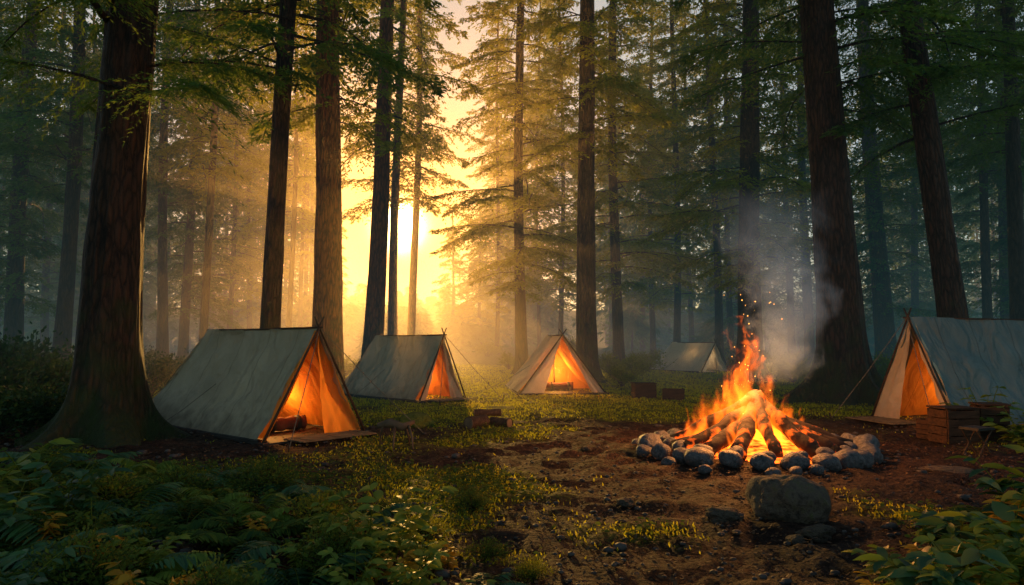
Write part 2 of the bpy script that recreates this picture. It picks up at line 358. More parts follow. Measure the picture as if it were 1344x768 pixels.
far=[(300,42,.3,'B'),(328,48,.34,'B'),(378,38,.3,'A'),(395,50,.3,'A'),(594,60,.3,'D'),(652,46,.26,'B'),(708,50,.26,'B'),(857,44,.34,'B'),(887,38,.36,'B'),(908,50,.36,'B'),(943,33,.36,'A2'),(960,40,.34,'B2'),(1038,42,.4,'B2'),(1062,36,.46,'A2'),(1200,40,.4,'B2'),(1235,44,.36,'B2'),(1297,27,.34,'A2'),(1320,31,.38,'B2'),(150,44,.4,'B2'),(60,40,.4,'B2'),(110,52,.4,'B2'),(-20,32,.5,'B2'),(1380,28,.5,'B2'),(175,50,.4,'B2'),(628,56,.28,'D')]
ORD='first second third fourth fifth sixth seventh eighth ninth tenth eleventh twelfth thirteenth fourteenth fifteenth sixteenth seventeenth eighteenth nineteenth twentieth twenty-first twenty-second twenty-third twenty-fourth twenty-fifth twenty-sixth twenty-seventh twenty-eighth twenty-ninth thirtieth thirty-first thirty-second thirty-third thirty-fourth thirty-fifth thirty-sixth'.split()
far.sort()
for i,(px,d,dia,cr) in enumerate(far):
    tree(px,d,dia,random.uniform(-.8,.8),cr,'misty background fir with a thin pale trunk, %s from the left of the distant row'%ORD[i],'misty firs in the distance',sc=random.uniform(.9,1.15) if cr!='D' else 1.1,H=26 if cr!='D' else 11)
LF=[];TB=MB()
rg=np.random.default_rng(77)
for i in range(330):
    d=rg.uniform(50,105); px=rg.uniform(-250,1600); low=False
    if i>150: px=rg.uniform(400,680); d=rg.uniform(65,105)
    if i>190: px=rg.uniform(-250,1600); d=rg.uniform(46,95)
    cor=430<px<650
    if cor or i>190: low=True
    x,y=AT(px,d); z=gz(x,y); H=rg.uniform(17,26) if not low else (rg.uniform(.045,.09)*d if not cor else rg.uniform(.03,.06)*d)
    TB.tube([(x,y,z-.3),(x,y,z+H*.5),(x,y,z+H)],[.22,.15,.03] if not low else [.1,.06,.02],6,False)
    n=1500 if not low else 800; u=rg.random(n)**.8; z0=2 if not low else .2; zz=z+z0+(H-z0)*u; r=(1-u)*(3.6 if not low else 2.0)*np.sqrt(rg.random(n))+.2; a=rg.random(n)*6.28
    p=np.stack([x+r*np.cos(a),y+r*np.sin(a),zz-.25*r+.1*np.sin(zz*4)],1)
    dr=np.stack([np.cos(a),np.sin(a),-.45+0*a],1)+rg.normal(0,.25,(n,3)); up=np.array([[0,0,1.]])+rg.normal(0,.4,(n,3))
    LF.append(quads_leaf(p,dr,up,rg.uniform(.4,.9,n),rg.uniform(.14,.34,n)))
v,f=joinvf(LF)
tag(link('distant_wood',two_mat('distant_wood',v,f,TB,M['needles_dark'],M['bark_far'])),'hazy mass of distant conifers closing off the back of the clearing','wood',kind='stuff')
# ---------------------------------------------------------------- plants
def plant_broad(seed,n=9,L=.42,leaf=.12,mat='leaf',wid=.48):
    rg=np.random.default_rng(seed); P_=[];D=[];S=[];mb=MB()
    for i in range(n):
        a=rg.random()*6.28; l=L*rg.uniform(.5,1.1); out=rg.uniform(.25,.8)
        fw=np.array([math.cos(a),math.sin(a),0])
        T=np.linspace(0,1,7); pts=[fw*l*out*t*(.5+.5*t)+np.array([0,0,l*(t-.3*out*t*t)]) for t in T]
        mb.tube(pts,[.006*(1-.6*t) for t in T],4,False)
        sd=np.array([-fw[1],fw[0],0])
        for j in range(2,7):
            for s in (-1,1):
                P_.append(pts[j]); D.append(fw*.5+sd*s*rg.uniform(.7,1.1)+np.array([0,0,rg.uniform(-.15,.45)])+rg.normal(0,.15,3)); S.append(leaf*(1.15-.08*j)*rg.uniform(.6,1.3))
        P_.append(pts[-1]); D.append(fw+np.array([0,0,.1])); S.append(leaf*.9)
    P_=np.array(P_);D=np.array(D);S=np.array(S); up=np.array([[0,0,1.]])+rg.normal(0,.35,P_.shape)
    v,f=full_leaf(P_,D,up,S,S*wid)
    sm=bpy.data.meshes.new('stems'); sm.from_pydata(mb.v,[],mb.f); sm.materials.append(M['shrub']); return mesh_np('foliage',v,f,M[mat],True),sm
def plant_fern(seed,n=11,L=.62,mat='leaf'):
    rg=np.random.default_rng(seed); P_=[];D=[];S=[];mb=MB()
    for i in range(n):
        a=2*PI*i/n+rg.normal(0,.25); l=L*rg.uniform(.7,1.1); fw=np.array([math.cos(a),math.sin(a),0]); sd=np.array([-fw[1],fw[0],0])
        T=np.linspace(0,1,23); el=rg.uniform(.7,1.15)
        pts=[fw*l*(t*.85)*(.6+.4*t)+np.array([0,0,l*(el*t-.75*t*t)]) for t in T]
        mb.tube(pts[::3],[.005*(1-.7*t) for t in T[::3]],4,False)
        for j in range(3,23):
            t=T[j]; w=l*.30*math.sin(PI*min(1,(t*.9+.12)))**.8+.012
            for s in (-1,1):
                P_.append(pts[j]); D.append(fw*.35+sd*s+np.array([0,0,-.12])+rg.normal(0,.06,3)); S.append(w*rg.uniform(.85,1.1))
    P_=np.array(P_);D=np.array(D);S=np.array(S)
    v,f=full_leaf(P_,D,np.array([[0,0,1.]])+rg.normal(0,.12,P_.shape),S,S*.24,.2,.3)
    sm=bpy.data.meshes.new('stems'); sm.from_pydata(mb.v,[],mb.f); sm.materials.append(M['shrub']); return mesh_np('foliage',v,f,M[mat],True),sm
def plant_shrub(seed,n=2600,Rr=.7,Hh=.9,leaf=.07,mat='shrub'):
    rg=np.random.default_rng(seed); mb=MB(); ends=[]
    for i in range(34):
        a=rg.random()*6.28; r=Rr*math.sqrt(rg.random()); h=Hh*rg.uniform(.45,1)*(1-.45*(r/Rr)**2)
        e=np.array([r*math.cos(a),r*math.sin(a),h]); mid=e*np.array([.35,.35,.6]); mb.tube([(0,0,0),mid,e],[.012,.007,.002],4,False); ends.append((mid,e))
    k=rg.integers(0,34,n); t=rg.random(n)**.6; m_=np.array([x[0] for x in ends])[k]; e_=np.array([x[1] for x in ends])[k]
    p=m_*(1-t[:,None])+e_*t[:,None]+rg.normal(0,.085*Rr/.7,(n,3)); p[:,2]=np.abs(p[:,2])
    D=norm(p)*.7+rg.normal(0,.5,(n,3)); S=leaf*rg.uniform(.6,1.3,n)
    v,f=quads_leaf(p,D,np.array([[0,0,1.]])+rg.normal(0,.5,(n,3)),S,S*.55)
    sm=bpy.data.meshes.new('stems'); sm.from_pydata(mb.v,[],mb.f); sm.materials.append(M['bark_far']); return mesh_np('foliage',v,f,M[mat]),sm
BR=[plant_broad(100+i,n=[11,14,9,10][i],L=[.40,.34,.46,.42][i],leaf=[.115,.08,.16,.12][i],mat=['leaf','leaf_small','leaf','leaf_b'][i],wid=[.48,.5,.38,.5][i]) for i in range(4)]
BR2=[plant_broad(160+i,n=[8,9][i],L=[.44,.40][i],leaf=[.18,.15][i],mat=['leaf','leaf_b'][i],wid=.46) for i in range(2)]
BR3=[plant_broad(170+i,n=[10,11][i],L=[.44,.38][i],leaf=[.13,.105][i],mat='leaf_b') for i in range(2)]
BG=[plant_broad(110,8,.34,.13,'leaf_painted_warm')]
FE=[plant_fern(120+i,[11,9,12][i],[.62,.55,.5][i],['leaf','leaf_small','leaf_b'][i]) for i in range(3)]
SH=[plant_shrub(130+i,2600,[.7,.85,.6][i],[.9,.75,1.1][i]) for i in range(3)]
SHD=[plant_shrub(150+i,2600,[.7,.85][i],[.9,.75][i],.07,'shrub_shaded') for i in range(2)]
SHN=[plant_shrub(140+i,2200,.34,.36,.032,['leaf_small','shrub'][i]) for i in range(2)]
def put(kindname,meshes,items,labelfmt,cat,group):
    items=sorted(items,key=lambda q:672+q[0]/q[1]*FP)
    for i,(x,y,s) in enumerate(items):
        lm,sm=random.choice(meshes)
        t=empty(kindname,(x,y,gz(x,y)-.01),random.random()*6.28,labelfmt%ORD[i],cat,group); t.scale=(s,s,s*random.uniform(.75,1.1))
        link('foliage',lm,t); link('stems',sm,t)
def pts_in(lst): return [AT(px,d)+(s,) for px,d,s in lst]
put('leafy_plant',BR,pts_in([(-20,5.6,1.6),(50,6.2,1.7),(95,5.4,1.1),(20,4.6,1.1),(130,4.9,.8),(70,4.0,.8),(210,4.5,.8),(150,3.9,.7),(265,4.2,.7),(330,4.1,.7),(390,4.7,.6),(20,3.6,.8),(230,3.6,.7),(620,3.75,.5),(370,3.6,.6)]),'broad-leaved green plant in the lower left undergrowth, %s from the left','plant','broad-leaved plants in the lower left')
put('leafy_plant',BR3,pts_in([(440,5.0,.9),(485,4.6,1.2),(520,4.9,1.15),(560,4.6,.85),(470,4.1,.7),(600,3.9,.6),(545,4.1,.7),(405,4.5,.6)]),'bright yellow-green leafy plant left of the bottom centre, %s from the left','plant','bright leafy clump left of the bottom centre')
put('fern',FE,pts_in([(30,7.4,1.2),(120,7.6,1.0),(200,7.6,.9),(265,6.8,.8),(320,7.2,.8),(380,6.3,.8),(290,6.0,.8),(170,6.5,.9),(60,8.6,1.2),(350,5.6,.8),(430,6.2,.6),(100,4.6,1.0),(300,4.4,.9),(490,5.8,.6),(400,4.1,.9),(200,4.1,.9),(10,4.3,1.0),(400,5.3,.7),(640,4.3,.5),(700,3.8,.5),(180,5.5,.9),(250,5.2,.9),(310,4.9,.8),(60,3.7,.9)]),'arching fern in the lower left undergrowth, %s from the left','fern','ferns in the lower left undergrowth')
put('small_shrub',SHN,pts_in([(350,6.6,.9),(420,5.6,.8),(240,6.3,.9),(150,5.9,.9),(560,5.4,.6),(640,5.0,.45),(700,4.6,.4),(450,4.5,.8),(620,6.4,.5),(760,4.1,.35),(520,6.2,.5),(290,3.7,.8),(120,4.0,.9)]),'small dense low shrub in the foreground moss, %s from the left','shrub','small shrubs in the foreground')
put('painted_lit_plant',BG,pts_in([(195,3.75,.9),(265,3.9,.7),(130,4.4,.7),(525,4.4,.7),(590,4.7,.5),(470,5.4,.5),(345,5.2,.5),(60,4.6,.7)]),'leafy sprig coloured as yellow-lit among the dark lower left plants, %s from the left','plant','sprigs coloured as yellow-lit in the lower left')
put('leafy_plant',BR2,pts_in([(1130,3.8,.7),(1190,4.3,.95),(1230,4.0,1.05),(1275,4.4,1.2),(1310,4.9,1.25),(1345,4.5,1.3),(1330,5.6,1.3),(1290,3.7,.9),(1370,5.3,1.5),(1250,5.0,.9),(1160,4.6,.7),(1215,5.2,.7),(1070,3.7,.6)]),'broad-leaved green plant in the lower right corner, %s from the left','plant','broad-leaved plants in the lower right')
put('leafy_plant',BR3,pts_in([(1205,4.0,.8),(1260,4.1,.9),(1320,4.3,1.0)]),'bright yellow-green leafy plant in the lower right corner, %s from the left','plant','bright leafy plants in the lower right')
put('fern',FE,pts_in([(1290,5.8,.8),(1350,6.4,1.0),(1240,4.5,.7),(1180,3.8,.6)]),'fern in the lower right corner, %s from the left','fern','ferns in the lower right')
put('painted_lit_plant',BG,pts_in([(1000,3.75,.7),(1150,3.9,.8),(1225,4.6,.8),(1325,5.2,.9),(1300,4.2,.9)]),'leafy sprig coloured as warm-lit along the lower right edge, %s from the left','plant','sprigs coloured as warm-lit in the lower right')
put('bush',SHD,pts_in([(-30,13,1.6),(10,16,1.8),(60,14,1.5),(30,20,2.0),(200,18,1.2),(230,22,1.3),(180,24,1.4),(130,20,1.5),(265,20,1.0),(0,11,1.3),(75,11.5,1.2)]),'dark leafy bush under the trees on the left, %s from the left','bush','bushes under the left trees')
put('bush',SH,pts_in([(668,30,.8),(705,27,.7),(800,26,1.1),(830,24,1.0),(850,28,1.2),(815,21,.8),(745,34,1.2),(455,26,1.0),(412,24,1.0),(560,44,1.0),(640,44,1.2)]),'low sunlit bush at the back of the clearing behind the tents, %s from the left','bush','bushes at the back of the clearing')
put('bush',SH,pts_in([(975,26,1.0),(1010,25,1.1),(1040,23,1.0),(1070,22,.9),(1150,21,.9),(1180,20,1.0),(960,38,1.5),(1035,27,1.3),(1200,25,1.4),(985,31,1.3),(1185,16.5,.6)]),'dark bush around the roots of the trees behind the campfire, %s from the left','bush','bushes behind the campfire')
put('sapling',BR3,pts_in([(1335,9.9,1.9),(1290,11.0,1.9)]),'leafy sapling in front of the blue-grey tent at the right edge, %s from the left','sapling','saplings by the right tent')
rg=np.random.default_rng(5)
def scatter(n,ylo,yhi,pw=1.5):
    d=ylo+(yhi-ylo)*rg.random(n)**pw; px=rg.uniform(-60,1400,n); return (px-672)/FP*d,d
def stuff(name,mat,label,cat,V):
    v,f=V; me=mesh_np(name,v,f,mat); return tag(link(name,me),label,cat,kind='stuff')
x,y=scatter(230000,3.6,34,1.4); m=mossf(x,y); k=(m+rg.normal(0,.15,len(m))>.56); x=x[k];y=y[k]; n=len(x)
p=np.stack([x,y,gh(x,y)-.005],1); D=np.array([[0,0,1.]])+rg.normal(0,.65,(n,3)); D[:,2]=np.abs(D[:,2])+.3
s=rg.uniform(.018,.048,n)*(1+y*.03)
stuff('grass',M['grass'],'short mossy grass growing in patches over the clearing floor','grass',quads_leaf(p,D,rg.normal(0,1,(n,3)),s,s*.2+.0012*y))
x,y=scatter(30000,3.4,13,1.2); m=mossf(x,y)+.5*smooth01(-1.0,-2.5,x)*smooth01(9,7,y)+.5*smooth01(2.6,3.5,x)*smooth01(6.4,5.2,y); k=m>.72+rg.normal(0,.14,len(m)); x=x[k];y=y[k];n=len(x)
pp=[];dd=[];ss=[]
for j in range(4):
    a=rg.random(n)*6.28; pp.append(np.stack([x,y,gh(x,y)+rg.uniform(.01,.09,n)],1)); dd.append(np.stack([np.cos(a),np.sin(a),rg.uniform(-.1,.5,n)],1)); ss.append(rg.uniform(.018,.055,n))
pp=np.concatenate(pp);dd=np.concatenate(dd);ss=np.concatenate(ss)
stuff('ground_cover',M['leaf_small'],'low small-leaved green ground cover under the foreground plants','ground cover',full_leaf(pp,dd,np.array([[0,0,1.]])+rg.normal(0,.4,pp.shape),ss,ss*.55))
x,y=scatter(32000,3.6,17,1.3); n=len(x); a=rg.random(n)*6.28
p=np.stack([x,y,gh(x,y)+.024+rg.random(n)*.014],1); D=np.stack([np.cos(a),np.sin(a),rg.normal(0,.25,n)],1); s=rg.uniform(.012,.05,n)
stuff('leaf_litter',M['litter'],'dead brown leaves and bark chips scattered on the dirt','leaf litter',quads_leaf(p,D,np.array([[0,0,1.]])+rg.normal(0,.4,(n,3)),s,s*rg.uniform(.15,.7,n)))
def rock_mesh(seed,sub=3,flat=.6,rough=.35,mat='stone'):
    import bmesh
    bm=bmesh.new(); bmesh.ops.create_icosphere(bm,subdivisions=sub,radius=1)
    off=Vector((seed*3.1,seed*1.7,seed*.9))
    for v_ in bm.verts:
        c=v_.co.copy(); k=1+rough*noise.noise(c*1.1+off)+rough*.45*noise.noise(c*2.6+off)+rough*.15*noise.noise(c*7+off)
        v_.co=c*k; v_.co.z*=flat
    me=bpy.data.meshes.new('rock'); bm.to_mesh(me); bm.free()
    for p_ in me.polygons: p_.use_smooth=True
    me.materials.append(M[mat]); return me
pm=rock_mesh(3,1,.6,.3,'pebble'); pv=np.zeros(len(pm.vertices)*3); pm.vertices.foreach_get('co',pv); pv=pv.reshape(-1,3); pf=np.array([list(q.vertices) for q in pm.polygons])
x,y=scatter(3000,3.6,14,1.3); n=len(x); s=np.exp(rg.normal(-4.2,.5,n)); a=rg.random(n)*6.28
V=pv[None]*s[:,None,None]; ca,sa=np.cos(a)[:,None],np.sin(a)[:,None]
V=np.stack([V[:,:,0]*ca-V[:,:,1]*sa+x[:,None],V[:,:,0]*sa+V[:,:,1]*ca+y[:,None],V[:,:,2]+(gh(x,y)+.014)[:,None]],-1)
Fp=(np.arange(n)[:,None,None]*len(pv)+pf[None]).reshape(-1,3)
tag(link('pebbles',mesh_np('pebbles',V.reshape(-1,3),Fp,M['pebble'])),'small pebbles and soil crumbs strewn across the clearing','pebbles',kind='stuff')
# ---------------------------------------------------------------- tents
def panel(name,A,B,C_,D_,mat,parent,sag=.06,nu=22,nv=14,seed=0,wr=.012,nrm=None):
    A,B,C_,D_=[Vector(q) for q in (A,B,C_,D_)]
    nr=((B-A).cross(D_-A)).normalized()
    if nrm is not None and nr.dot(Vector(nrm))<0: nr=-nr
    vs=[];fs=[]
    for j in range(nv+1):
        for i in range(nu+1):
            u=i/nu;w=j/nv; p=(A*(1-u)+B*u)*(1-w)+(D_*(1-u)+C_*u)*w
            s=-sag*math.sin(PI*w)*(.35+.65*math.sin(PI*u))
            s+=wr*noise.noise(Vector((u*5+seed,w*3,seed*1.3)))*2+wr*1.8*noise.noise(Vector((u*9+w*6+seed,w*2-u*2,seed)))*(4*w*(1-w)+.25)
            s+=wr*1.6*abs(noise.noise(Vector((u*13-w*9+seed,w*3,seed+3))))*(1-w)
            vs.append(p+nr*s)
    for j in range(nv):
        for i in range(nu):
            a=j*(nu+1)+i; fs.append((a,a+1,a+nu+2,a+nu+1))
    mb=MB(); mb.add(vs,fs); return mb.build(name,mat,parent,True)
def tent(fl,fr,backdir,Lb,Lr,H,mside,mfront,label,light,flaps=(.2,.38),lining=.62,lc=(1,.43,.09),mlin='cv_orange'):
    fl=Vector(fl+(0,)); fr=Vector(fr+(0,)); mid=(fl+fr)/2; W=(fr-fl).length
    bd=Vector(backdir+(0,)).normalized(); rz=math.atan2(bd.y,bd.x)-PI/2
    z=gz(mid.x,mid.y)
    t=empty('ridge_tent',(mid.x,mid.y,z),rz,label,'tent','canvas ridge tents'); w=W/2; sd=1
    panel('side_panel',(-w,0,.05),(-w,Lb,.05),(0,Lr,H*.985),(0,-.10,H),mside,t,.11,44,26,seed=sd,nrm=(-1,0,1),wr=.028)
    panel('side_panel',(w,0,.05),(w,Lb,.05),(0,Lr,H*.985),(0,-.10,H),mside,t,.11,44,26,seed=sd+4,nrm=(1,0,1),wr=.028)
    panel('back_panel',(-w,Lb,.05),(w,Lb,.05),(.01,Lr,H*.98),(-.01,Lr,H*.98),mside,t,.04,seed=sd+9,nrm=(0,1,0))
    a,b=flaps
    panel('front_flap',(-w-.02,-.06,.03),(-w+W*a,.06,.03),(.0,-.07,H*.97),(-.03,-.09,H*.97),mfront,t,.03,10,12,seed=2,nrm=(0,-1,0),wr=.02)
    panel('front_flap',(w-W*b,.10,.03),(w,.0,.03),(.03,-.06,H*.97),(.0,-.06,H*.97),mfront,t,.05,14,14,seed=5,nrm=(0,-1,0),wr=.03)
    Ll=Lb*lining  # added lining: orange inner glow painted into its canvas, also keeps light in
    panel('added_lining',(-w+.16,Ll,.05),(w-.16,Ll,.05),(.02,Ll,H*.78),(-.02,Ll,H*.78),M[mlin],t,.03,14,12,seed=8,nrm=(0,-1,0))
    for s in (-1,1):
        panel('added_lining',(s*(w-.16),.06,.05),(s*(w-.16),Ll,.05),(s*.012,Ll,H*.79),(s*.012,.06,H*.83),M[mlin],t,.10,14,12,seed=9+s,nrm=(s,0,1),wr=.006)
    for s in (-1,1):
        mb=MB(); mb.tube([(s*(w+.02),-.02,.05),(s*(w+.02),Lb*.5,.035),(s*(w+.02),Lb,.05)],.022,6); mb.build('hem',M['sheet'],t,True)
    mb=MB(); mb.box((0,Lb/2-.12,.02),(W+.12,Lb+.22,.03)); mb.build('groundsheet',M['sheet'],t)
    for s in (-1,1):
        mb=MB(); A=Vector((s*(w+.01),-.11,0)); B=Vector((0,-.13,H+.01)); q=B+(B-A).normalized()*.17
        mb.tube([A,(A+B)/2+Vector((0,-.01,0)),B,q],[.02,.018,.016,.013],7); mb.build('pole',M['pole'],t,True)
    mb=MB(); mb.tube([(0,-.22,H+.0),(0,Lr*.5,H-.02),(0,Lr+.05,H*.985)],.016,7); mb.build('ridge_pole',M['pole'],t,True)
    mb=MB(); mb.tube([(.02*w,Ll-.08,.04),(.0,Ll-.08,H*.78)],.016,6); mb.build('inner_pole',M['pole'],t,True)
    for (a0,b0) in (((0,-.15,H),(W*.75,-1.0,.02)),((0,-.15,H),(-W*.55,-.9,.02)),((-w*.55,Lb*.5,H*.45),(-w-.7,Lb*.5,.02)),((-w,Lb,.1),(-w-.45,Lb+.4,.02)),((w*.55,Lb*.5,H*.45),(w+.7,Lb*.5,.02))):
        mb=MB(); mb.tube([a0,((a0[0]+b0[0])/2,(a0[1]+b0[1])/2,(a0[2]+b0[2])/2-.03),b0],.006,5); g=mb.build('guy_line',M['rope'],t)
        mb=MB(); d=Vector((b0[0]-a0[0],b0[1]-a0[1],0)).normalized(); mb.tube([Vector(b0)+d*.03+Vector((0,0,.10)),Vector(b0)-d*.03-Vector((0,0,.08))],[.014,.008],6); mb.build('peg',M['pole'],g)
    Mx=Matrix.Translation((mid.x,mid.y,z))@Matrix.Rotation(rz,4,'Z')
    l=bpy.data.lights.new('tent_lantern_or_fill','POINT'); l.energy=light; l.color=lc; l.shadow_soft_size=.15
    lo=bpy.data.objects.new('tent_lantern_or_fill',l); COL.objects.link(lo); lo.location=Mx@Vector((0,Lb*.3,.55))
    return t,Mx
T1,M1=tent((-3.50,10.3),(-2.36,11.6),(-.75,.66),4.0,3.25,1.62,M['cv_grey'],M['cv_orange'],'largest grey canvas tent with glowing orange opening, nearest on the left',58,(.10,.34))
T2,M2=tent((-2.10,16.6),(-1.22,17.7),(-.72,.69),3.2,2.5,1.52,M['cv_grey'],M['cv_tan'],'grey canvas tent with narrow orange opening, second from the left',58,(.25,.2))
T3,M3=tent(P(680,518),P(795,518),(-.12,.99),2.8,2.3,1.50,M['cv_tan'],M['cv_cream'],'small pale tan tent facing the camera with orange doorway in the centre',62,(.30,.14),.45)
T4,M4=tent((6.85,28.2),(8.55,28.6),(-.60,.80),2.6,2.0,1.15,M['cv_cream'],M['cv_cream'],'tiny far pale tent behind the campfire',26,(.3,.2),.5,(1,.66,.36),'cv_cream')  # light inside this tent is a fill added to brighten its canvas
T5,M5=tent((6.70,13.5),(7.0,11.7),(.96,.28),4.2,4.0,1.80,M['cv_blue'],M['cv_tan'],'blue-grey tent cut off by the right edge beside the wooden crates',46,(.25,.25))
def bedroll(Mx,loc,label,w=.7):
    mb=MB(); random.seed(3)
    pts=[(x_*w/10-w/2,.02*math.sin(x_),.12) for x_ in range(11)]; mb.tube(pts,[.10+.012*math.sin(i*2.1) for i in range(11)],14)
    o=mb.build('bedroll',M['bed'],None,True); o.matrix_world=Mx@Matrix.Translation(loc)
    for xx in (-.22,.22):
        m2=MB(); m2.tube([(xx-.02,0,.12),(xx+.02,0,.12)],.118,14); m2.build('strap',M['sheet'],o,True)
    tag(o,label,'bedroll')
bedroll(M1,(.0,.75,.03),'dark red bedroll lying inside the largest left tent')
bedroll(M3,(.1,.8,.03),'dark bedroll lying inside the small centre tent')
def mat_(Mx,loc,size,label):
    mb=MB(); n=26
    for i in range(n):
        mb.box((0,(i-n/2)*size[1]/n,.012+.004*math.sin(i*1.3)),(size[0]*(1+.02*math.sin(i*2.7)),size[1]/n*.82,.014))
    for s in (-.4,0,.4): mb.box((s*size[0],0,.026),(.012,size[1],.006))
    o=mb.build('reed_mat',M['mat']); o.matrix_world=Mx@Matrix.Translation(loc); tag(o,label,'mat')
mat_(M1,(.1,-.32,.035),(1.25,.5),'straw coloured mat at the doorway of the largest left tent')
mat_(M5,(-.3,-.42,.035),(1.1,.6),'pale mat in front of the blue-grey tent opening')
mat_(M2,(0,-.3,.035),(1.0,.4),'small mat at the doorway of the second tent')
# ---------------------------------------------------------------- campfire
fz=gz(FX,FY)
camp=empty('campfire',(FX,FY,fz),0,'burning campfire with tall orange flames inside the stone ring','campfire')
v=[];f=[]
nr_,nt_=14,40
for i in range(nr_+1):
    for j in range(nt_):
        r=1.05*i/nr_; a=2*PI*j/nt_; zz=.14*(1-(r/1.05)**2)+.03*noise.noise(Vector((r*math.cos(a)*5,r*math.sin(a)*5,1)))+.015
        v.append((r*math.cos(a),r*math.sin(a),zz-(.05 if i==nr_ else 0)))
for i in range(nr_):
    for j in range(nt_): f.append((i*nt_+j,i*nt_+(j+1)%nt_,(i+1)*nt_+(j+1)%nt_,(i+1)*nt_+j))
mb=MB(); mb.add(v,f); mb.build('ember_bed',M['ember'],camp,True)
def flame_mat():
    m,nt,o=newmat('flame'); tc=nd(nt,'ShaderNodeTexCoord'); s=nd(nt,'ShaderNodeSeparateXYZ',{0:tc.outputs['Object']})
    x,y,z=s.outputs; zn=math_(nt,'DIVIDE',z,1.75)
    wn=nd(nt,'ShaderNodeTexNoise',{'Vector':nd(nt,'ShaderNodeMapping',{'Vector':tc.outputs['Object'],'Scale':(1,1,.8)}).outputs[0],'Scale':2.6,'Detail':3})
    ws=nd(nt,'ShaderNodeVectorMath',{0:wn.outputs['Color'],1:(.5,.5,.5)},operation='SUBTRACT')
    wk=nd(nt,'ShaderNodeVectorMath',{0:ws.outputs[0],'Scale':math_(nt,'MULTIPLY_ADD',zn,.9,.15)},operation='SCALE')
    pw=nd(nt,'ShaderNodeVectorMath',{0:tc.outputs['Object'],1:wk.outputs[0]},operation='ADD')
    n=nd(nt,'ShaderNodeTexNoise',{'Vector':nd(nt,'ShaderNodeMapping',{'Vector':pw.outputs[0],'Scale':(1,1,.28)}).outputs[0],'Scale':5.6,'Detail':2.5,'Roughness':.5})
    s2=nd(nt,'ShaderNodeSeparateXYZ',{0:pw.outputs[0]})
    px=math_(nt,'ADD',s2.outputs[0],.14); r=math_(nt,'SQRT',math_(nt,'ADD',math_(nt,'MULTIPLY',px,px),math_(nt,'MULTIPLY',s2.outputs[1],s2.outputs[1])))
    val=math_(nt,'MULTIPLY',n.outputs['Fac'],3.0)
    val=math_(nt,'SUBTRACT',val,math_(nt,'MULTIPLY',r,math_(nt,'MULTIPLY_ADD',zn,1.9,.70)))
    val=math_(nt,'SUBTRACT',val,math_(nt,'MULTIPLY',zn,.62))
    val=math_(nt,'SUBTRACT',val,.91)
    e=math_(nt,'MULTIPLY',val,3.2,clamp=True); e=math_(nt,'POWER',e,1.8)
    em=nd(nt,'ShaderNodeEmission',{'Color':(1,.145,.006,1),'Strength':math_(nt,'MULTIPLY',e,13)})
    nt.links.new(em.outputs[0],o.inputs['Volume']); m.cycles.volume_step_rate=.35; m.cycles.homogeneous_volume=False
    return m
def domain(name,mat,prof,K,parent=None):
    mb=MB(); n=len(prof)
    for zz,rr,ox in prof: mb.v+=[(ox+rr*math.cos(2*PI*j/K),rr*math.sin(2*PI*j/K),zz) for j in range(K)]
    for i in range(n-1):
        for j in range(K): mb.f.append((i*K+j,i*K+(j+1)%K,(i+1)*K+(j+1)%K,(i+1)*K+j))
    mb.f.append(tuple(range(K-1,-1,-1))); mb.f.append(tuple((n-1)*K+j for j in range(K)))
    return mb.build(name,mat,parent)
domain('flames',flame_mat(),[(.06,.9,-.1),(.3,.92,-.12),(.7,.68,-.13),(1.1,.46,-.14),(1.45,.28,-.16),(1.75,.14,-.18)],20,camp)
mb=MB(); random.seed(21)
for i in range(34):
    a=random.random()*6.28; r=random.uniform(0,.5); z_=random.uniform(.5,2.1); s=random.uniform(.003,.006)
    mb.box((r*math.cos(a)-.1,r*math.sin(a),z_),(s,s,s*1.8),Euler((random.random(),random.random(),0)).to_matrix())
o=mb.build('sparks',M['spark'],camp); o['kind']='stuff'
random.seed(5)
logs=[(-2.75,1.25,.42),(-2.95,1.3,.26),(2.9,1.2,.5),(-.25,1.3,.36),(.12,1.35,.24),(-.55,1.28,.34),(-1.1,1.12,.55),(-1.62,1.0,.62),(-2.1,1.12,.48),(-2.45,1.25,.34),(.6,1.1,.5),(1.2,1.1,.55),(2.0,1.1,.5),(-.8,1.2,.46)]
for i,(a,L,el) in enumerate(logs):
    r=random.uniform(.068,.10); d=Vector((math.cos(a)*math.cos(el),math.sin(a)*math.cos(el),math.sin(el)))
    B=Vector((FX,FY,fz+.1))+Vector((math.cos(a),math.sin(a),0))*(L*.86); Tt=B-Vector((d.x,d.y,-d.z))*L*1.08
    pts=[B+(Tt-B)*(q/7)+Vector((noise.noise(Vector((i,q*.6,0))),noise.noise(Vector((i,q*.6,4))),0))*.05 for q in range(8)]
    mb=MB(); mb.tube([p_-B for p_ in pts],[r*(1+.12*math.sin(i+q*2)) for q in range(8)],14,True,.2)
    o=mb.build('firewood_log',M['char'],None,True); o.location=B
    side='right' if math.cos(a)>.3 else ('left' if math.cos(a)<-.3 else 'front' if math.sin(a)<0 else 'back')
    tag(o,'charred log on the %s side of the campfire, %s of the pile'%(side,ORD[i]),'log','charred logs in the campfire')
random.seed(9)
RM=[rock_mesh(i+1,3,.80,.18) for i in range(7)]
K=25
